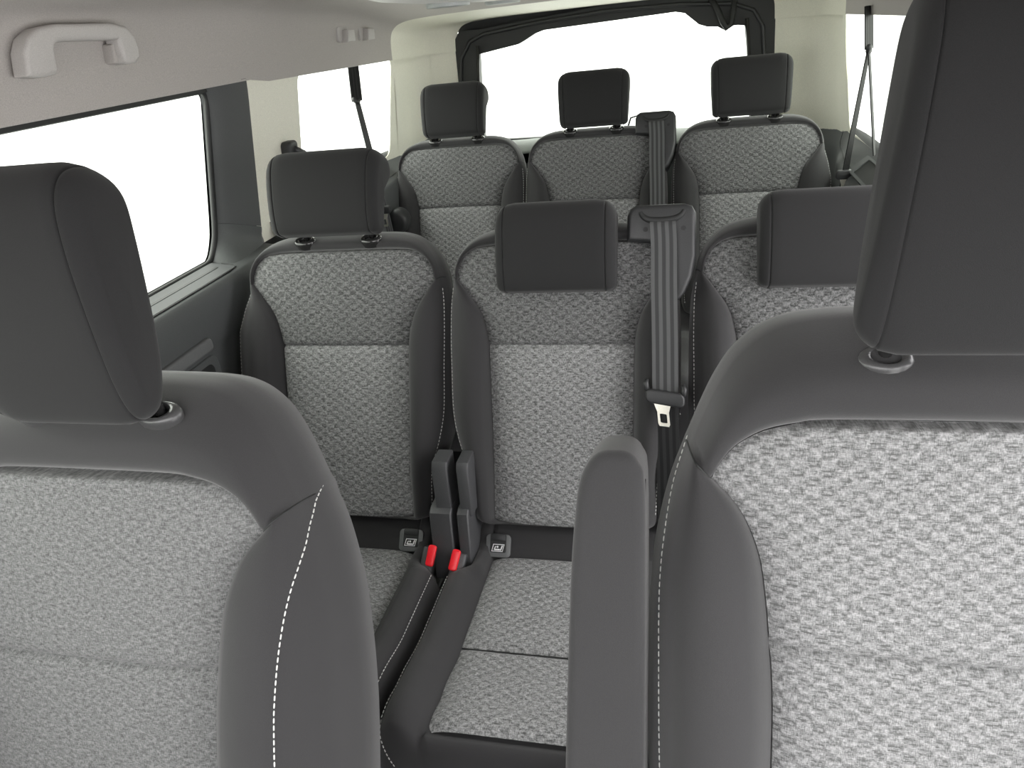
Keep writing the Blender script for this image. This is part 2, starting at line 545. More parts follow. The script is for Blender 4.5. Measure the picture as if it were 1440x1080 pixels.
# --- cream trims round the rear quarter windows and D pillars
trimhole_out = lambda a, b: [(a, .985), (2.56, .985), (2.56, 1.340), (b, 1.354)]
tag(holed('trim_1', trimhole_out(1.54, 1.585), [qL], 'cream', LW(.03), .004), 'cream trim around the left quarter window', kind='structure')
tag(holed('trim_2', trimhole_out(1.615, 1.655), [qR], 'cream', RW(.03), .004), 'cream trim around the right quarter window', kind='structure')
def dpillar(name, sgn, label):
    rows = []
    path = catmull(DPATH, 5)
    for i in range(9):
        z = .955 + .40 * i / 8
        lean = .12 * (z - 1.0)
        row = []
        for q, (a, y) in enumerate(path):
            fade = 1 - max(0, min(1, (y - 2.55) / .3)) * .55
            aa = a * (1 if sgn < 0 else 1.26) + lean * fade + .004 * math.sin(math.pi * i / 8)
            x = (-.768 + aa) if sgn < 0 else (.723 - aa)
            row.append((x, y, z))
        rows.append(row)
    o = grid(name, rows, 'cream')
    tag(o, label, kind='structure')
    return o
dpillar('trim_3', -1, 'cream corner pillar left of the tailgate')
dpillar('trim_4', 1, 'cream corner pillar right of the tailgate')
# --- dark lower side trims with a ledge, running into the rear corners
def lower_trim(name, sgn, label):
    path = catmull([(.0, 1.60), (0, 1.8), (0, 2.1), (0, 2.4), (.004, 2.55), (.016, 2.66), (.045, 2.74), (.095, 2.80), (.16, 2.835), (.215, 2.86)], 4)
    cs = catmull([(-.008, 1.048), (.002, 1.040), (.012, 1.020), (.050, .980), (.066, .968), (.074, .950), (.076, .90), (.074, .5), (.074, .03)], 3)
    zoff = 0.0 if sgn < 0 else -.03
    rows = []
    for i, (a, y) in enumerate(path):
        p0, p1 = path[max(0, i - 1)], path[min(len(path) - 1, i + 1)]
        tx, ty = p1[0] - p0[0], p1[1] - p0[1]
        L = math.hypot(tx, ty)
        nx, ny = ty / L, -tx / L
        row = []
        ds = 1 - .85 * max(0, min(1, (y - 2.3) / .3))
        for d, z in cs:
            d = d * ds
            s = a + nx * d
            yy = y + ny * d
            zz = z + (zoff if z > .6 else 0) - (max(0, y - 2.3) * .03 if z > .6 else 0)
            x = (-.772 + s) if sgn < 0 else (.727 - s)
            row.append((x, yy, zz))
        rows.append(row)
    o = grid(name, rows, 'trim')
    tag(o, label, kind='structure')
    k = min(range(len(path)), key=lambda q: abs(path[q][1] - 2.57))
    sm = [rows[k][j] for j in range(1, 9)] + [rows[k - 1][9]] + [rows[q][9] for q in range(k - 2, 3, -1)]
    tube('cover_seam', sm, .0012, 'rubber', o, n=6)
    return o
lt = lower_trim('trim_5', -1, 'dark lower trim under the left quarter window')
rt = lower_trim('trim_6', 1, 'dark lower trim under the right quarter window')
# storage bin let into the right ledge
bin_ = empty('storage_bin', (0, 0, 0))
bin_.parent = rt
def rledge(y, q, c):              # on the sloping ledge: q 0 (window) .. 1 (edge)
    return (.712 - .046 * q - .004 * c, y, .985 - .036 * q + .010 * c)
holed('bin_rim', rrect(1.66, .02, 2.16, 1.05, .05), [rrect(1.70, .12, 2.12, .93, .04)], 'trim', rledge, .6, bin_)
prism('bin_shade', rrect(1.70, .10, 2.13, .95, .04), -.4, .25, rledge, 'rubber', bin_)  # flat black slab stands in for the shade inside the bin

# --- tailgate
gate = empty('door_2', (0, 0, 0))
tag(gate, 'tailgate seen from inside with dark window surround', kind='structure')
outer = [(-.66, .90), (-.655, 1.214), (-.640, 1.305), (-.58, 1.385), (-.50, 1.383), (-.435, 1.388), (-.048, 1.416), (.074, 1.418), (.25, 1.408), (.403, 1.40), (.50, 1.39), (.56, 1.33), (.57, 1.2), (.575, .90)]
inner = [(-.535, .992), (-.530, 1.15), (-.520, 1.300), (-.37, 1.320), (-.345, 1.330), (-.303, 1.350), (-.27, 1.358), (-.048, 1.364), (.194, 1.371), (.225, 1.364), (.272, 1.325), (.30, 1.315), (.335, 1.312), (.355, 1.300), (.375, 1.310), (.400, 1.311), (.425, 1.307), (.450, 1.10), (.455, .980)]
gf = lambda x, z, c: (x, 2.85 + c, z)
holed('window_surround', outer, [inner], 'rubber', gf, .05, gate)
tube('surround_edge', [(x, 2.846, z) for x, z in [(-.600, .98), (-.598, 1.20), (-.585, 1.290), (-.545, 1.345), (-.49, 1.366), (-.30, 1.384), (-.05, 1.397), (.20, 1.393), (.38, 1.378), (.45, 1.352), (.482, 1.30), (.492, 1.2), (.498, .98)]], .007, 'plastic', gate, n=8)
o = prism('window_4', [(-.56, .97), (.49, .97), (.47, 1.40), (-.55, 1.40)], .052, .056, gf, 'glass')
tag(o, 'wide tailgate window at the rear of the van', kind='structure')
grid('tailgate_strip', [[(x, y, z) for x in (-.60, -.3, 0, .3, .50)] for y, z in ((2.852, .990), (2.835, .984), (2.80, .955), (2.795, .945), (2.85, .935))], 'strip', gate)
prism('tailgate_panel', [(-.66, 0.03), (.60, 0.03), (.60, .95), (-.66, .95)], 0.0, .04, gf, 'trim', gate)
for sx, (xa, xb) in ((-1, (-.512, -.545)), (1, (.428, .462))):
    tube('gas_strut', [(xa, 2.83, 1.33), ((xa + xb) / 2, 2.83, 1.15), (xb, 2.83, .99)], .006, 'gloss', gate, n=8)
tube('cable_harness', [(.31, 2.838, 1.40), (.335, 2.83, 1.36), (.350, 2.825, 1.325), (.362, 2.825, 1.306), (.378, 2.83, 1.316), (.384, 2.838, 1.36), (.388, 2.845, 1.40)], .010, 'rubber', gate, n=8)

# ------------------------------------------------------------------ seats
REC = 0.3451
SR, CR = math.sin(REC), math.cos(REC)
class Back:
    """maps backrest coordinates (u across, h up the back from the shoulder, d out of the front) into the seat's frame"""
    def __init__(s, z0, rec=REC):
        s.z0, s.s, s.c = z0, math.sin(rec), math.cos(rec)
    def __call__(s, u, h, d=0.0):
        return (u, h * s.s - d * s.c, s.z0 + h * s.c + d * s.s)

# landmarks, half of the seat: (insert u,h) (outer u,h) crest edge_drop thickness
ROW = dict(
    L=[((.0, -.494), (.0, -.500), .0, -.02), ((.10, -.494), (.11, -.500), .0, -.02), ((.136, -.492), (.165, -.496), .012, -.02), ((.140, -.47), (.187, -.472), .026, -.012),
       ((.139, -.40), (.193, -.385), .036, -.008), ((.139, -.33), (.212, -.325), .040, -.008), ((.140, -.25), (.223, -.265), .040, -.010), ((.141, -.18), (.224, -.17), .036, -.012),
       ((.1425, -.132), (.224, -.12), .030, -.014), ((.146, -.105), (.223, -.085), .026, -.016), ((.157, -.068), (.221, -.050), .018, -.018), ((.178, -.036), (.217, -.022), .010, -.02),
       ((.204, -.002), (.213, .004), .0, -.016),
       ((.199, .022), (.207, .028), .002, -.016), ((.187, .042), (.195, .052), .003, -.02), ((.166, .056), (.172, .076), .004, -.028), ((.14, .061), (.142, .090), .005, -.034), ((.10, .063), (.10, .096), .005, -.036), ((.0, .063), (.0, .097), .005, -.036)],
    F=12, D=8, top=17, thick=.085)
FRONT = dict(
    L=[((.0, -.52), (.0, -.530), .0, -.02), ((.10, -.52), (.11, -.530), .0, -.02), ((.136, -.515), (.165, -.525), .02, -.02), ((.142, -.48), (.245, -.49), .045, -.03),
       ((.143, -.40), (.262, -.39), .055, -.04), ((.143, -.33), (.266, -.32), .060, -.045), ((.143, -.25), (.267, -.25), .060, -.05), ((.145, -.20), (.266, -.19), .056, -.05),
       ((.148, -.168), (.264, -.15), .052, -.05), ((.152, -.125), (.260, -.10), .044, -.05), ((.160, -.075), (.252, -.055), .032, -.05), ((.178, -.032), (.242, -.015), .018, -.05),
       ((.206, .000), (.228, .024), .006, -.045),
       ((.196, .018), (.214, .060), .006, -.045), ((.182, .034), (.198, .095), .008, -.045), ((.158, .048), (.178, .124), .010, -.05), ((.13, .055), (.146, .147), .012, -.056), ((.10, .059), (.10, .157), .014, -.06), ((.0, .060), (.0, .160), .014, -.06)],
    F=12, D=8, top=17, thick=.12, box=True)

def ring_profile(crest, edge, thick, box):
    pr = [(-.04, -.030, 0), (0.0, -.013, 0), (.02, -.004, 0), (.05, .002, 0)]
    for s in (.12, .22, .34, .46, .58, .70, .80, .88, .94, .98):
        b = math.sin(math.pi * min(1, s ** (.85 if not box else 1.0))) ** (.8 if not box else .55)
        d = .003 + crest * b + edge * (max(0, (s - .30) / .70) ** 1.7 if not box else max(0, (s - .62) / .38) ** 2.2)
        pr.append((s, d, 0))
    pr.append((1.0, edge - .008, 0.001))
    pr.append((1.0, edge - .018, 0.003))
    pr.append((1.0, -.5 * thick + edge * .5, 0.004))
    pr.append((1.0, -.9 * thick + edge * .3, 0.0))
    pr.append((1.0, -thick + edge * .3, -.012))
    return pr

NSUB = 6
def make_backrest(spec, B, root, fab, fab2, extra=(0, 0), wide=0.0):
    L = spec['L']
    ins = [l[0] for l in L]
    out = [l[1] for l in L]
    F = spec['F']
    si = catmull(ins[:F + 1], NSUB)[:-1] + catmull(ins[F:], NSUB)
    so = catmull(out, NSUB)
    aux = catmull([(l[2], l[3]) for l in L], NSUB)
    iF, iD, iT = F * NSUB, spec['D'] * NSUB, spec['top'] * NSUB
    n = len(si)
    back = mesh = None
    def ring(i, sg):
        (ui, hi), (uo, ho) = si[i], so[i]
        crest, edge = aux[i]
        tx, ty = so[min(i + 1, n - 1)][0] - so[max(i - 1, 0)][0], so[min(i + 1, n - 1)][1] - so[max(i - 1, 0)][1]
        l = math.hypot(tx, ty) or 1
        nx, ny = ty / l, -tx / l
        if i == 0:
            nx, ny = 0, -1
        if i == n - 1:
            nx, ny = 0, 1
        groove = .004 * math.exp(-((i - iF) / 1.2) ** 2)
        pts = []
        for s, d, o in ring_profile(max(crest, 0), edge, spec['thick'], spec.get('box') and i <= iF):
            ex = extra[0 if sg < 0 else 1] * max(0, min(1, (-.02 - ho) / .08))
            wd = wide * max(0, min(1, (-.01 - hi) / .10)) if sg < 0 else 0.0
            ex += wide * max(0, min(1, (.02 - ho) / .10)) - wd if sg < 0 else 0.0
            u = ui + wd + (uo + ex - ui) * s + nx * o
            h = hi + (ho - hi) * s + ny * o
            pts.append(B(sg * u, h, d - groove))
        return pts
    backrest = empty('backrest', (0, 0, 0))
    backrest.parent = root
    for sg in (-1, 1):
        grid('bolster', [ring(i, sg) for i in range(2 * NSUB, iF + 1)], 'cloth', backrest)
    top = [ring(i, -1) for i in range(iF, n)] + [ring(i, 1) for i in range(n - 2, iF - 1, -1)]
    grid('top_panel', top, 'cloth', backrest)
    bot = [ring(i, -1) for i in range(2 * NSUB, -1, -1)] + [ring(i, 1) for i in range(1, 2 * NSUB + 1)]
    grid('bottom_panel', bot, 'cloth', backrest)
    # rear cover
    rows = []
    for i in range(0, n - 2):
        a, b = ring(i, -1)[-1], ring(i, 1)[-1]
        rows.append([tuple(Vector(a).lerp(Vector(b), k / 4)) for k in range(5)])
    grid('rear_cover', rows, 'plastic', backrest)
    # fabric insert, upper and lower
    NC = 28
    def insert_rows(idx, h_seam, lowside):
        rows, uvs = [], []
        for i in idx:
            ui, hi = si[i]
            if ui < .02:
                continue
            row, uvr = [], []
            for k in range(NC + 1):
                t = -1 + 2 * k / NC
                t = math.copysign(1 - (1 - abs(t)) ** 1.35, t)
                puff = 1 - abs(t) ** 7
                d = -.007 + .011 * puff + .006 * (1 - t * t)
                e = abs(hi - h_seam)
                d -= .009 * math.exp(-(e / .0045) ** 2)
                d -= .005 * math.exp(-(abs(hi - si[0][1]) / .006) ** 2)
                d -= (.013 + .011 * puff) * math.exp(-(abs(hi - si[iT][1]) / .0034) ** 2)
                wd = wide * max(0, min(1, (-.01 - hi) / .10))
                ut = ui * t - wd * (1 - t) / 2
                row.append(B(ut, hi, d))
                uvr.append((ut, hi))
            rows.append(row)
            uvs.append(uvr)
        return rows, uvs
    hs = si[iD][1]
    # extra rows near seam for the groove
    r, uvs = insert_rows(range(NSUB, iD + 1), hs, True)
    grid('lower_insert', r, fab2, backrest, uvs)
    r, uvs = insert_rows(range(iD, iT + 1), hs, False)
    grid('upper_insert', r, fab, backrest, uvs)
    for sg in (-1, 1):
        r = ring(iF, sg)
        tube('panel_seam', [(p[0], p[1] - .0006, p[2]) for p in r[3:16]], .0011, 'rubber', backrest, n=6)
    return si, so, aux, ring, backrest

def stitch_line(name, path, parent, pitch, ln, rad, normal):
    """dashed thread along a dense path; each stitch a small capsule, all in one mesh"""
    V, Fc = [], []
    P = [Vector(p) for p in path]
    seg = [0.0]
    for a, b in zip(P, P[1:]):
        seg.append(seg[-1] + (b - a).length)
    def at(s):
        for i in range(len(P) - 1):
            if seg[i + 1] >= s:
                t = (s - seg[i]) / max(1e-9, seg[i + 1] - seg[i])
                return P[i].lerp(P[i + 1], t)
        return P[-1].copy()
    s = 0.0
    while s + ln < seg[-1]:
        a, b = at(s), at(s + ln)
        t = (b - a).normalized()
        nn = Vector(normal)
        sd = t.cross(nn).normalized()
        up = sd.cross(t)
        base = len(V)
        for q, w in ((0, .35), (.2, 1), (.8, 1), (1, .35)):
            c = a.lerp(b, q)
            for k in range(6):
                an = 2 * math.pi * k / 6
                V.append(tuple(c + (sd * math.cos(an) + up * math.sin(an)) * rad * w))
        for r in range(3):
            for k in range(6):
                i0 = base + r * 6 + k
                i1 = base + r * 6 + (k + 1) % 6
                Fc.append((i0, i1, i1 + 6, i0 + 6))
        Fc.append(tuple(base + k for k in range(5, -1, -1)))
        Fc.append(tuple(base + 18 + k for k in range(6)))
        s += pitch
    o = mesh_obj(name, V, Fc, 'thread', parent)
    o['kind'] = 'stuff'
    return o

def back_stitch(ring, sg, i0, i1, kidx, parent, pitch, ln, rad, n):
    path = []
    for i in range(i0, i1 + 1):
        r = ring(i, sg)
        if isinstance(kidx, tuple):
            q = kidx[0] + (kidx[1] - kidx[0]) * min(1, max(0, (i - i0) / (i1 - i0))) ** kidx[2]
            k0 = int(q)
            p = Vector(r[k0]).lerp(Vector(r[k0 + 1]), q - k0)
        else:
            p = Vector(r[kidx])
        path.append(p + Vector(n) * rad * .6)
    stitch_line('stitching', path, parent, pitch, ln, rad, n)

def headrest(name, B, prof, W, r_top, r_bot, root, taper=0.0, seam=.018, uc=0.0, side_lobe=0.0, m='headrest'):
    """lofted cushion: prof = closed loop (d,h); taper narrows the top; side panels are separate pieces behind a seam"""
    P = catmull(prof, 6, closed=True)
    hmin, hmax = min(p[1] for p in P), max(p[1] for p in P)
    dm = sum(p[0] for p in P) / len(P)
    H = hmax - hmin
    def loop(u, ins=0.0):
        au = abs(u)
        e = max(0.0, (au - (W - r_top)) / r_top)
        dt = r_top * (1 - math.sqrt(max(0, 1 - min(1, e) ** 2))) * .8
        e2 = max(0.0, (au - (W - r_bot)) / r_bot)
        db = r_bot * (1 - math.sqrt(max(0, 1 - min(1, e2) ** 2))) * .8
        e3 = max(0.0, (au - (W - .022)) / .022)
        sh = 1 - (1 - math.sqrt(max(0, 1 - min(1, e3) ** 2))) * .42
        out = []
        for d, h in P:
            t = (h - hmin) / H
            hh = hmin + db + (H - db - dt) * t
            dd = dm + (d - dm) * sh
            # small inset makes the seam groove
            dd = dd + (dm - dd) * ins
            hh = hh + (hmin + H / 2 - hh) * ins * .5
            uu = u * (1 - taper * t)
            out.append(B(uc + uu, hh, dd))
        return out
    hr = empty(name, (0, 0, 0))
    hr.parent = root
    us = W - seam
    N = 12
    rows = [loop(-us, .05), loop(-us + .0012, .012)] + [loop(-us + .003 + (2 * us - .006) * i / N) for i in range(N + 1)] + [loop(us - .0012, .012), loop(us, .05)]
    grid('cushion_cover', rows, m, hr, close_v=True)
    for sg in (-1, 1):
        rows = [loop(sg * us, .05), loop(sg * (us + .0012), .012)]
        for q in (.1, .25, .4, .55, .7, .82, .92, .98, 1.0):
            rows.append(loop(sg * (us + seam * q)))
        c = rows[-1]
        cen = Vector((0, 0, 0))
        for p in c:
            cen += Vector(p)
        cen /= len(c)
        for q in (.75, .4, .12, .0):
            rows.append([tuple(cen.lerp(Vector(p), q) + Vector((sg * .002 * (1 - q), 0, 0))) for p in c])
        grid('side_panel', rows, m, hr, close_v=True)
    return hr

def guide(B, u, h, d, parent, s=1.0, m='collar'):
    """oval collar the headrest post slides into"""
    rows = []
    n = 20
    for a, b, dz in ((.0150, .0105, -.006), (.0165, .0118, .001), (.0160, .0112, .0050), (.0130, .0088, .0072), (.0090, .0080, .0068), (.0075, .0075, .003), (.0074, .0074, -.004)):
        row = []
        for k in range(n):
            t = 2 * math.pi * k / n
            # the collar's axis runs up the back: cross in (u, d), height along h
            w = b * s * math.sin(t)
            row.append(B(u + a * s * math.cos(t), h + dz * s * .82 - w * .57, d + dz * s * .57 + w * .82))
        rows.append(row)
    return grid('post_guide', rows, m, parent, close_v=True)

def post(B, u, h0, d0, h1, d1, parent):
    return tube('headrest_post', [B(u, h0, d0), B(u, (h0 + h1) / 2, (d0 + d1) / 2), B(u, h1, d1)], .0060, 'gloss', parent, n=12)

SADDLE = [(.010, .002), (.030, .000), (.048, .008), (.056, .040), (.058, .085), (.054, .128), (.044, .153), (.026, .165), (.0, .166), (-.026, .160), (-.038, .146), (-.036, .130), (-.020, .120), (.000, .108), (.008, .080), (.010, .040)]
FHEAD = [(.010, .006), (.026, -.001), (.044, .008), (.064, .045), (.086, .110), (.104, .175), (.112, .225), (.106, .255), (.088, .270), (.062, .272), (.040, .258), (.028, .215), (.016, .150), (.006, .085), (.004, .035)]

def shift(prof, dh, dd=0.0):
    return [(d + dd, h + dh) for d, h in prof]

def cushion(root, y_rear, y_fab, y_seam, y_fabf, y_front, zt, W, Wi, floor_z=0.0, fab='fab', side=True, ped=True, notch=0):
    """seat cushion in the seat's frame; y runs towards the van's rear"""
    cu = empty('cushion', (0, 0, 0))
    cu.parent = root
    def zc(y):           # height of the middle of the cushion along y
        pts = [(y_rear + .03, zt + .062), (y_rear - .015, zt + .036), (y_fab + .012, zt + .006), (y_fab, zt), (y_seam, zt + .004), (y_seam - .11, zt + .020), (y_fabf + .02, zt + .028), (y_fabf - .005, zt + .026), (y_fabf - .02, zt + .018), (y_front + .006, zt - .01), (y_front, zt - .05)]
        for (ya, za), (yb, zb) in zip(pts, pts[1:]):
            if ya >= y >= yb:
                t = (ya - y) / (ya - yb)
                t = t * t * (3 - 2 * t)
                return za + (zb - za) * t
        return pts[0][1] if y > pts[0][0] else pts[-1][1]
    def section(y, cr):
        # the inner rear corner is cut back to clear the hinge covers and buckles
        cut = max(0.0, min(1.0, (y - (y_fab - .085)) / .035))
        cut = .043 * cut * cut * (3 - 2 * cut)
        def half(w):
            g = w - Wi
            return [(.06, -.012), (Wi - .008, -.012), (Wi - .001, -.009), (Wi + .15 * g * .35, -.003), (Wi + g * .15, .004), (Wi + g * .3, .010 + cr * .6), (Wi + g * .55, .010 + cr), (Wi + g * .8, .006 + cr * .8),
                    (Wi + g * .93, -.006 + cr * .3), (w - .002, -.022), (w + .001, -.05), (w - .004, -.12), (w - .012, -.17)]
        z = zc(y)
        l, r = half(W - (cut if notch < 0 else 0)), half(W - (cut if notch > 0 else 0))
        return [(-u, y, z + dd) for u, dd in l[::-1]] + [(0, y, z - .012)] + [(u, y, z + dd) for u, dd in r]
    ys = [y_rear + .025, y_rear + .01, y_rear, y_rear - .012, y_rear - .024, y_rear - .036, y_fab + .014, y_fab + .006, y_fab, y_fab - .006, y_fab - .03, y_fab - .045, y_fab - .053, y_fab - .062, y_fab - .072, y_fab - .08, y_fab - .09, y_fab - .14, y_seam, y_seam - .05, y_seam - .10, y_seam - .14, y_fabf + .02, y_fabf, y_fabf - .012]
    rows = []
    for y in ys:
        cr = .020 * max(0, min(1, (y_fab + .03 - y) / .12))
        lift = 0.0
        if y > y_fab + .004 or y < y_fabf - .004:
            lift = .012
        rows.append([(x, yy, z + (lift if abs(x) < Wi else 0)) for x, yy, z in section(y, cr)])
    # rounded front lip
    for k in range(1, 9):
        t = k / 8
        an = t * math.pi / 2
        y = y_fabf - .012 - (y_fabf - .012 - y_front) * math.sin(an)
        dz = -.055 * (1 - math.cos(an))
        base = section(y_fabf - .012, .020 * (1 - t))
        rows.append([(x * (1 - .05 * t * t), y, z + dz + (.012 if abs(x) < Wi else 0) - .03 * t * t * (abs(x) / W) ** 4) for x, _, z in base])
    rows.append([(x * .95, y_front + .01, zt - .17) for x, _, z in rows[-1]])
    rows.append([(x * .92, y_front + .05, zt - .18) for x, _, z in rows[-1]])
    grid('cushion_cover', rows, 'cloth', cu)
    # fabric
    for nm, ya, yb in (('rear_insert', y_fab, y_seam), ('front_insert', y_seam, y_fabf)):
        rws, uvs = [], []
        N = 26
        for i in range(N + 1):
            t = i / N
            t = .5 - .5 * math.cos(math.pi * t) * (1 - .35 * math.sin(math.pi * t) ** 2)
            y = ya + (yb - ya) * t
            row, uvr = [], []
            for k in range(25):
                s = -1 + k / 12
                s = math.copysign(1 - (1 - abs(s)) ** 1.3, s)
                d = -.009 + .012 * (1 - abs(s) ** 8)
                d -= .010 * math.exp(-((y - y_seam) / .007) ** 2) * (1 - abs(s) ** 6)
                d -= .006 * math.exp(-((y - y_fab) / .005) ** 2) + .006 * math.exp(-((y - y_fabf) / .005) ** 2)
                row.append((Wi * s, y, zc(y) + d))
                uvr.append((Wi * s, y))
            rws.append(row)
            uvs.append(uvr)
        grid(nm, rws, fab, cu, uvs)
    tube('insert_seam', [(Wi * q / 10 * .985, y_seam, zc(y_seam) - .0062) for q in range(-10, 11)], .0016, 'rubber', cu, n=6)
    # stitching on both sides
    if side:
        for sg in (-1, 1):
            path = []
            yy = y_fab - (.088 if sg == notch else .05)
            while yy > y_fabf - .01:
                cr = .020 * max(0, min(1, (y_fab + .03 - yy) / .12))
                path.append((sg * (Wi + (W - Wi) * .86), yy, zc(yy) + .004 + cr * .62))
                yy -= .01
            for k in range(1, 8):
                an = k / 7 * math.pi / 2
                path.append((sg * (Wi + (W - Wi) * .86 - .02 * (k / 7) ** 2), y_fabf - .012 - (y_fabf - .012 - y_front) * math.sin(an) - .001, zc(y_fabf - .012) + .010 - .06 * (1 - math.cos(an))))
            stitch_line('stitching', path, cu, .0075, .0052, .0008, (0, -.3, 1))
    # pedestal under the cushion
    if ped:
        prism('pedestal', rrect(-W + .04, y_front + .07, W - .04, y_rear + .03, .03), floor_z + .001, zt - .10, lambda x, y, z: (x, y, z), 'plastic', root, bev=.006)
    return cu

def isofix(B, root, u, z, y):
    """child-seat anchor cover with its small white pictogram"""
    o = empty('isofix_guide', (0, 0, 0))
    o.parent = root
    # frame leans with the rear strip of the cushion: local axes a (across), b (up the strip)
    an = math.radians(52)
    f = lambda a, b, c: (u + a, y + b * math.cos(an) - c * math.sin(an), z + b * math.sin(an) + c * math.cos(an))
    ring = rrect(-.026, -.026, .026, .020, .009)
    hole = rrect(-.016, -.016, .016, .030, .004)
    prism('frame', ring, 0.0, .005, f, 'grip', o, bev=.0015, seg=2)
    prism('recess', rrect(-.0165, -.0165, .0165, .0195, .003), .0035, .0056, f, 'rubber', o)
    prism('flap', [(-.0155, .008), (.0155, .008), (.0155, .021), (-.0155, .021)],   .0045, .0075, f, 'plastic', o, bev=.001, seg=2)
    sym = empty('pictogram', (0, 0, 0))
    sym.parent = o
    bm = bmesh.new()
    c = .0062
    def quad(pts):
        bm.faces.new([bm.verts.new(f(a * 1.18, b * 1.12 + .001, c)) for a, b in pts])
    x0, x1, y0, y1, t = -.0115, .0115, -.0140, -.0005, .0013
    k = .003
    quad([(x0 + k * 0, y0), (x1 - k, y0), (x1 - k, y0 + t), (x0, y0 + t)])
    quad([(x0 + k, y1 - t), (x1, y1 - t), (x1, y1), (x0 + k, y1)])
    quad([(x0, y0), (x0 + t, y0), (x0 + k + t, y1), (x0 + k, y1)])
    quad([(x1 - k - t, y0), (x1 - k, y0), (x1, y1), (x1 - t, y1)])
    # seat shape: backrest, seat pan, child head and anchor
    quad([(.0035, -.0118), (.0058, -.0118), (.0088, -.0030), (.0066, -.0026)])
    quad([(-.0062, -.0118), (.0040, -.0118), (.0032, -.0088), (-.0052, -.0092)])
    quad([(-.0075, -.0110), (-.0058, -.0110), (-.0030, -.0045), (-.0050, -.0045)])
    bm.faces.new([bm.verts.new(f(-.0008 + .0021 * math.cos(2 * math.pi * q / 10), -.0052 + .0021 * math.sin(2 * math.pi * q / 10), c)) for q in range(10)])
    o2 = bm_obj('print', bm, 'white', o)
    bpy.data.objects.remove(sym)
    o2.name = 'pictogram'
    return o

def hinge_cover(root, x0, x1, xb0, xb1):
    """upright plastic cover of the backrest hinge, kinked at the cushion level; seat-frame coordinates"""
    y0 = 1.3054
    o = empty('hinge_cover', (0, 0, 0))
    o.parent = root
    def fn(dy0, z0, dy1, z1, c0):
        pass
    # upper piece: prism of side profile (y,z) extruded along x
    prism('upper_cover', [(1.088 - y0, .555), (1.098 - y0, .655), (1.106 - y0, .668), (1.15 - y0, .668), (1.15 - y0, .545)], x0, x1, lambda y, z, x: (x, y, z), 'hinge', o, bev=.003)
    prism('lower_cover', [(1.055 - y0, .42), (1.078 - y0, .565), (1.092 - y0, .572), (1.19 - y0, .575), (1.19 - y0, .40)], xb0, xb1, lambda y, z, x: (x, y, z), 'hinge', o, bev=.004)
    return o

ROW_B = Back(.9688)
Y2, Y3 = 1.3054, 2.3522
def make_row_seat(root, raised=True, housing=False, hr_w=.112, hr_u=0.0, extra=(0, 0), front_row=True, notch=0):
    B = ROW_B
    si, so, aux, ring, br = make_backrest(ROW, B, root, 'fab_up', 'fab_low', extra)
    nrm = (0, -CR, SR)
    for sg in (-1, 1):
        back_stitch(ring, sg, 3 * NSUB + 1, 12 * NSUB - 4, (11.0, 12.9, 1.0), br, .0075, .0052, .0008, nrm)
    dh = .092 if raised else -.030
    hr = headrest('headrest', B, shift(SADDLE, dh, -.006 if raised else .004), hr_w, .036, .016, root, taper=(-.05 if raised else .0), uc=hr_u)
    for sg in (-1, 1):
        if raised:
            post(B, sg * .073, .077, -.010, .13, .012, hr)
        else:
            post(B, sg * .073, .077, -.014, .115, -.012, hr)
        guide(B, sg * .073, .0790, -.001, root, 1.4, 'gloss')
    if housing:
        hs = empty('belt_outlet', (0, 0, 0))
        hs.parent = root
        poly = [(.130, .058), (.131, .104), (.136, .116), (.147, .122), (.232, .122), (.246, .117), (.253, .104), (.254, .03), (.247, -.008), (.234, -.038), (.224, -.050), (.210, -.052), (.206, -.02), (.200, .040), (.188, .052), (.160, .055)]
        prism('outlet_cover', poly, -.075, .020, lambda u, h, d: B(u, h, d), 'plastic', hs, bev=.009, seg=4)
        smile = catmull([(.155, .110), (.158, .103), (.168, .096), (.185, .0935), (.200, .0935), (.217, .096), (.228, .103), (.232, .110)], 4)
        tube('slot', [B(u, h, .0185) for u, h in smile], [.0035 + .003 * math.sin(math.pi * i / (len(smile) - 1)) for i in range(len(smile))], 'rubber', hs, n=10)
        for u in (.164, .231):
            prism('screw_hole', [(u + .0045 * math.cos(2 * math.pi * k / 14), .078 + .0045 * math.sin(2 * math.pi * k / 14)) for k in range(14)], .017, .0206, lambda a, b, c: B(a, b, c), 'rubber', hs)
    if not front_row:
        prism('pedestal', rrect(-.18, -.60, .18, -.16, .03), .001, .33, lambda x, y, z: (x, y, z), 'plastic', root, bev=.006)
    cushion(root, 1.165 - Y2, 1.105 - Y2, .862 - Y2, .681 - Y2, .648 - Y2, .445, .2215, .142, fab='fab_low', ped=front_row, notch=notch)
    return ring

def copy_tree(o, parent=None):
    c = o.copy()
    COL.objects.link(c)
    c.parent = parent
    for ch in list(o.children):
        copy_tree(ch, c)
    return c

xL2, xC2, xR2 = -.4537, 0.0, .4705
x3L, x3C, x3R = -.4984, -.0504, .4163
G2, G3 = 'second row seats', 'third row seats'
# second row
s2L = empty('passenger_seat', (xL2, Y2, 0), 'second row seat by the left window with its headrest raised', 'car seat', G2)
make_row_seat(s2L, True, hr_w=.116, hr_u=-.012, extra=(.024, 0), notch=1)
isofix(ROW_B, s2L, -.320 - xL2, .462, 1.120 - Y2)
hinge_cover(s2L, -.240 - xL2, -.208 - xL2, -.2525 - xL2, -.207 - xL2)

s2C = empty('passenger_seat', (xC2, Y2, 0), 'second row middle seat with lowered headrest and belt outlet on its shoulder', 'car seat', G2)
make_row_seat(s2C, False, True, notch=-1)
isofix(ROW_B, s2C, -.131, .462, 1.120 - Y2)
hinge_cover(s2C, -.190, -.166, -.196, -.172)

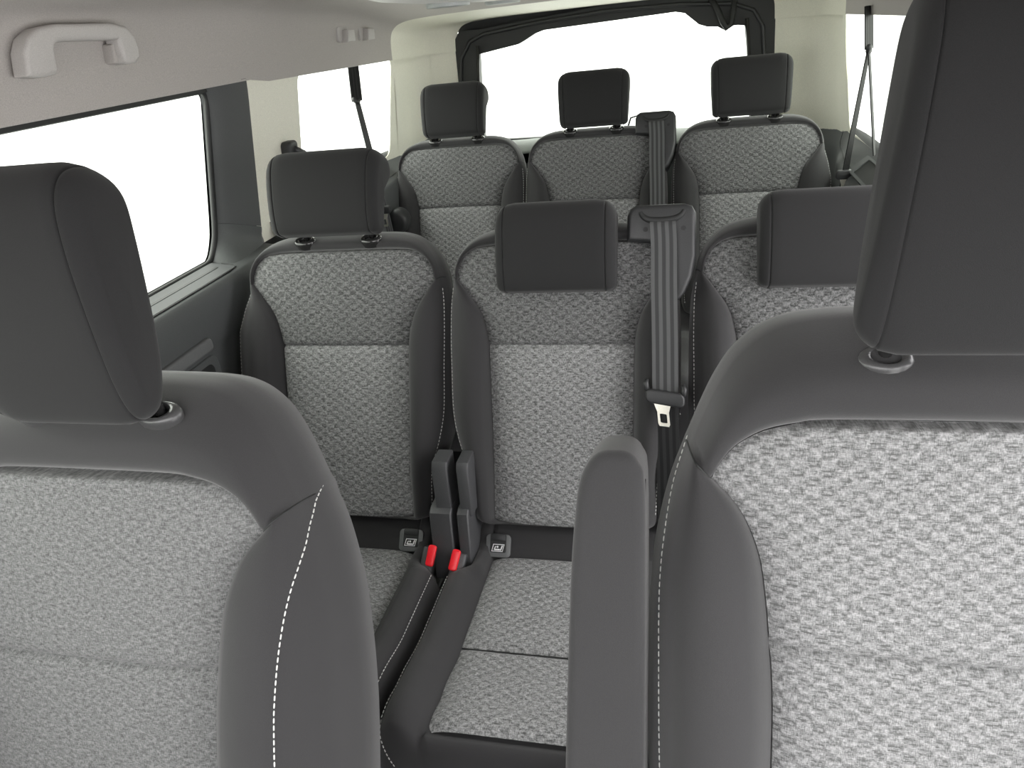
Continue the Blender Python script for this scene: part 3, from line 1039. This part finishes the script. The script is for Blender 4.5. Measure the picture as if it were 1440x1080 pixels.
s2R = empty('passenger_seat', (xR2, Y2, 0), 'second row right seat with lowered headrest, half hidden behind the armrest seat', 'car seat', G2)
make_row_seat(s2R, False, extra=(0, .024))

# third row
s3L = empty('passenger_seat', (x3L, Y3, .026), 'third row seat on the left, beside the left corner pillar', 'car seat', G3)
make_row_seat(s3L, True, hr_w=.103, hr_u=-.002, extra=(.014, 0), front_row=False)
s3C = empty('passenger_seat', (x3C, Y3, .026), 'third row middle seat with a belt outlet on its shoulder', 'car seat', G3)
make_row_seat(s3C, True, True, hr_w=.105, hr_u=.004, front_row=False)
s3R = empty('passenger_seat', (x3R, Y3, .026), 'third row seat on the right, beside the right corner pillar', 'car seat', G3)
make_row_seat(s3R, True, hr_w=.110, hr_u=.002, extra=(0, .014), front_row=False)

# front seats
def make_front(root, fab, z0, rec, hw, huc, htap, hs, h0, gs, gh, kst, wide=0.0, st_pitch=.0078):
    B = Back(z0, rec)
    si, so, aux, ring, br = make_backrest(FRONT, B, root, fab, fab, (0, 0), wide)
    nrm = (0, -math.cos(rec), math.sin(rec))
    for sg in (-1, 1):
        back_stitch(ring, sg, 3 * NSUB + 1, 12 * NSUB + 1, kst, br, st_pitch, .0058, .0009, nrm)
    hr = headrest('headrest', B, [(d, h0 + h * hs) for d, h in FHEAD], hw, .040, .042, root, taper=htap, seam=.019, uc=huc)
    for sg in (-1, 1):
        post(B, huc + sg * gs, gh - .02, -.016, .17, .018, hr)
        guide(B, huc + sg * gs, gh, -.004, root, 1.5)
    prism('pedestal', rrect(-.2, -.58, .2, -.16, .03), .001, z0 - .56, lambda x, y, z: (x, y, z), 'plastic', root, bev=.006)
    cushion_front(root, z0)
    return B, ring

def cushion_front(root, z0):
    # only the rear end of the front cushions could come into view
    W, zt = .25, z0 - .50
    rows = []
    for y, dz in ((-.10, -.06), (-.14, .0), (-.25, .01), (-.40, .02), (-.55, .03), (-.60, .01), (-.62, -.05)):
        rows.append([(x * W, y, zt + dz + .03 * abs(x) ** 3 * (1 if abs(x) < .95 else -2)) for x in (-1, -.93, -.8, -.6, -.3, 0, .3, .6, .8, .93, 1)])
    rows = [[(p[0], p[1], zt - .12) for p in rows[0]]] + rows + [[(p[0], p[1], zt - .12) for p in rows[-1]]]
    grid('cushion', rows, 'cloth', root)

sFL = empty('front_seat', (-.429, .543, 0), 'left front seat with grey insert and tall headrest before the sliding door window', 'car seat', 'front seats')
make_front(sFL, 'fab_shaded', .950, .34, .096, .0243, .02, .96, .122, .074, .124, (9.1, 16.3, 6.0), .034)
sFL.scale = (1.09, 1, 1)
sFR = empty('front_seat', (.468, .606, 0), 'right front seat, largest in view, with a folded-up armrest on its side', 'car seat', 'front seats')
BF, ringF = make_front(sFR, 'fab', .998, .34, .112, .021, .21, 1.08, .125, .077, .113, (11.3, 15.0, 3.0))
# armrest, folded up beside the backrest
arm = empty('armrest', (0, 0, 0))
arm.parent = sFR
def arm_pt(u, h, d):
    return BF(u + (.006 if u > -.3 else 0), h - .006, d)
ap = [(-.349, -.42), (-.347, -.28), (-.340, -.10), (-.334, -.02), (-.328, .016), (-.316, .036), (-.302, .042), (-.288, .040), (-.279, .030), (-.274, .008), (-.273, -.10), (-.274, -.28), (-.275, -.42), (-.285, -.445), (-.312, -.452), (-.340, -.445)]
ap = catmull(ap, 3, closed=True)
prism('arm_cover', ap, -.035, .050, arm_pt, 'cloth', arm, bev=.022, seg=6, auto=80)
def inset(poly, k):
    cx = sum(p[0] for p in poly) / len(poly)
    cy = sum(p[1] for p in poly) / len(poly)
    return [(cx + (a - cx) * k, cy + (b - cy) * (1 - (1 - k) * .15)) for a, b in poly]
tube('arm_seam', [arm_pt(-.2745 - .0005 * q, .012 - .03 * q, .030) for q in range(15)], .0012, 'rubber', arm, n=6)

# ------------------------------------------------------------------ seat belts
def belt_on_back(x, y, z, pts, name='webbing', parent=None, hw=.023, m='web'):
    P = [ROW_B(u, h, d) for u, h, d in pts]
    P = catmull(P, 5)
    return ribbon(name, P, [(hw, 0, 0)] * len(P), m, parent)

b2 = empty('seat_belt', (xC2, Y2, 0), 'grey seat belt with hanging latch on the second row middle seat', 'seat belt')
belt_on_back(0, 0, 0, [(.195, .0925, .010), (.195, .086, .027), (.197, .05, .032), (.198, -.03, .042), (.200, -.12, .046), (.201, -.200, .048), (.202, -.226, .046)], parent=b2)
belt_on_back(0, 0, 0, [(.203, -.215, .040), (.2045, -.29, .036), (.207, -.36, .026), (.208, -.43, .010), (.209, -.50, -.01)], name='lap_webbing', parent=b2, hw=.0215, m='web_shaded')
tg = empty('tongue', (0, 0, 0))
tg.parent = b2
T = lambda u, h, d: ROW_B(u + .0, h - (u - .2) * .16, d)
bar = rrect(.166, -.238, .236, -.212, .010)
prism('tongue_bar', bar, .050, .062, T, 'plastic', tg, bev=.004)
for a in (.169, .233):
    tube('tongue_ear', [T(a, -.216, .055), T(a + (.002 if a > .2 else -.002), -.204, .054), T(a, -.196, .052)], [.0055, .0050, .003], 'plastic', tg)
def latch(name, parent, fn):
    out = [(-.013, .0), (-.016, .010), (-.010, .006), (.010, .006), (.016, .010), (.013, .0), (.0105, -.008), (.0105, -.030), (.0085, -.034), (-.0085, -.034), (-.0105, -.030), (-.0105, -.008)]
    hole = rrect(-.0062, -.028, .0062, -.011, .002, 3)
    return holed(name, out, [hole], 'metal', fn, .003, parent)
latch('latch_plate', tg, lambda a, b, c: ROW_B(.197 + a - b * .10, -.243 + b - a * .12, .054 + c))

b3 = empty('seat_belt', (x3C, Y3, .026), 'grey seat belt running down the third row middle seat', 'seat belt')
belt_on_back(0, 0, 0, [(.195, .0925, .010), (.195, .086, .027), (.197, .05, .032), (.198, -.03, .040), (.200, -.12, .044), (.201, -.24, .044), (.203, -.40, .030)], parent=b3)
tg3 = empty('belt_loop', (0, 0, 0))
tg3.parent = b3
tube('loop_cord', [ROW_B(.10, .10, -.09), ROW_B(.11, .13, -.09), ROW_B(.13, .135, -.09), ROW_B(.15, .115, -.09)], .003, 'rubber', tg3)

def side_belt(name, label, top, loop, buckle, lower, xw, lw, second=None, lm='web_shaded'):
    o = empty(name, (0, 0, 0), label, 'seat belt')
    # wide strap from the roof to the guide loop, seen nearly edge-on
    P = catmull([top, ((top[0] + loop[0]) / 2, (top[1] + loop[1]) / 2 , (top[2] + loop[2]) / 2), loop], 5)
    ribbon('upper_webbing', P, [xw] * len(P), 'web_shaded', o)
    tube('guide_loop', [(loop[0] - .004, loop[1] - .018, loop[2] + .008), (loop[0], loop[1], loop[2] - .004), (loop[0] + .004, loop[1] + .018, loop[2] + .008)], [.006, .008, .006], 'plastic', o)
    P = catmull([loop, buckle, lower], 6)
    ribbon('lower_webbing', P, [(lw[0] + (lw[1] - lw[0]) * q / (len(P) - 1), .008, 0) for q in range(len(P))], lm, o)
    if second:
        P = catmull([loop, second], 6)
        ribbon('rear_webbing', P, [(.0042, .010, 0)] * len(P), 'web_shaded', o)
    t = empty('tongue', (0, 0, 0))
    t.parent = o
    bx, by, bz = buckle
    prism('tongue_bar', rrect(-.026, -.012, .026, .012, .008), -.008, .008, lambda a, b, c: (bx + a, by - .012 - c, bz + b), 'plastic', t, bev=.003)
    latch('latch_plate', t, lambda a, b, c: (bx + a, by - .018 + c, bz - .018 + b))
    return o
side_belt('seat_belt', 'black belt hanging across the left quarter window behind the raised headrest', (-.735, 2.205, 1.340), (-.728, 2.170, 1.235), (-.692, 2.146, .915), (-.690, 2.152, .78), (.011, .014, 0), (.004, .012), lm='web')  # lower strap takes the paler webbing for the light falling on it
rc = COL.objects['seat_belt.002']
prism('retractor_cover', [(.036 * math.cos(2 * math.pi * q / 24), .040 * math.sin(2 * math.pi * q / 24)) for q in range(24)], -.03, .03, lambda a, b, c: (-.672 + a, 2.20 - c, .862 + b), 'plastic', rc, bev=.014, seg=4)
side_belt('seat_belt', 'black belt hanging across the right quarter window in two strands', (.672, 2.17, 1.350), (.672, 2.115, 1.255), (.655, 2.155, .945), (.655, 2.17, .80), (.012, .014, 0), (.005, .013), second=(.690, 2.01, 1.018))

gd = empty('belt_guide', (0, 0, 0), 'small black belt guide on the cream pillar behind the raised headrest', 'belt guide')
prism('guide_body', rrect(1.70, 1.125, 1.745, 1.195, .012), 0.0, .03, LW(.03), 'plastic', gd, bev=.008)
tube('guide_arm', [LW(.055)(1.722, 1.175), LW(.062)(1.76, 1.158), LW(.058)(1.80, 1.14)], [.010, .009, .006], 'plastic', gd)

# buckles
def buckle(x, y, z, lean, label, sd):
    o = empty('belt_buckle', (x, y, z), label, 'belt buckle', 'belt buckles of the second row')
    o.rotation_euler = (math.radians(-38), lean, 0)
    # local: x across, y depth, z along the buckle
    prism('buckle_body', rrect(-.0135, -.014, .0135, .014, .006), -.075, .022, lambda a, b, c: (a + sd * .007, b, c), 'hinge', o, bev=.004)
    prism('slot_rim', rrect(-.0115, .002, .0115, .012, .003), .0215, .0235, lambda a, b, c: (a, b, c), 'hinge', o, bev=.001, seg=2)
    prism('release_button', rrect(-.0085, -.0405, .0085, .0015, .0050), .0, .0085, lambda a, b, c: (a, -.0145 - c + .0, b + .026), 'red', o, bev=.003)
    return o
buckle(-.253, 1.058, .468, math.radians(10), 'red-buttoned belt buckle nearer the left seat, between the second row cushions', -1)
buckle(-.203, 1.050, .468, math.radians(14), 'red-buttoned belt buckle nearer the middle seat, between the second row cushions', 1)

# ------------------------------------------------------------------ roof fittings
gh = empty('grab_handle', (0, 0, 0), 'pale grey grab handle on the headliner above the sliding door window', 'grab handle')
def roofx(y, z, c):
    return (-.722 + (z - 1.40) * .12 + c, y - .046, z)
bar = [(1.005, 1.409), (1.010, 1.440), (1.022, 1.458), (1.045, 1.470), (1.08, 1.474), (1.20, 1.472), (1.235, 1.466), (1.252, 1.450), (1.256, 1.430), (1.254, 1.416), (1.242, 1.409), (1.222, 1.409),
       (1.214, 1.413), (1.212, 1.422), (1.210, 1.447), (1.120, 1.450), (1.078, 1.450), (1.070, 1.447), (1.066, 1.440), (1.063, 1.413), (1.058, 1.407), (1.03, 1.405)]
prism('handle_bar', bar, .004, .036, roofx, 'handle', gh, bev=.007, seg=4)
prism('handle_foot', rrect(1.206, 1.412, 1.222, 1.442, .004), .0, .022, roofx, 'head', gh, bev=.003)
for i, (y, lab) in enumerate(((2.12, 'pale coat hook nearer the front, above the left quarter window'), (2.27, 'pale coat hook nearer the rear, above the left quarter window'))):
    hk = empty('coat_hook', (0, y, 0), lab, 'coat hook', 'coat hooks on the left rail')
    zc = 1.412 - i * .002
    hx = lambda a, b, c: (-.720 + c, a, zc + b)
    prism('hook_base', rrect(-.036, -.014, .036, .026, .008), .0, .012, hx, 'handle', hk, bev=.003)
    prism('hook_tongue', [(-.022, -.016), (.034, -.016), (.038, .014), (-.006, .016)], .008, .030, hx, 'handle', hk, bev=.004)
cs = empty('overhead_console', (0, 0, 0), 'pale plastic overhead unit with vents along the middle of the headliner', 'overhead console')
rows = []
for y, k in ((.95, .60), (1.02, .85), (1.12, .97), (1.25, 1.0), (1.5, 1.0), (1.75, 1.0), (1.9, .97), (1.98, .85), (2.02, .6)):
    row = []
    for s in range(17):
        t = math.pi * s / 16
        row.append((-.04 - .21 * k * math.copysign(abs(math.cos(t)) ** .45, math.cos(t)), y, 1.517 - .072 * k * math.sin(t) ** .45))
    rows.append(row)
grid('console_shell', rows, 'lightplastic', cs, caps=True)
for x, y in ((-.15, 1.30), (-.13, 1.62), (.05, 1.62), (.05, 1.30)):
    v = [(x + .035 * math.cos(2 * math.pi * q / 20), y + .05 * math.sin(2 * math.pi * q / 20)) for q in range(20)]
    prism('air_vent', v, 1.440, 1.452, lambda a, b, c: (a, b, c), 'strip', cs, bev=.002, seg=2)
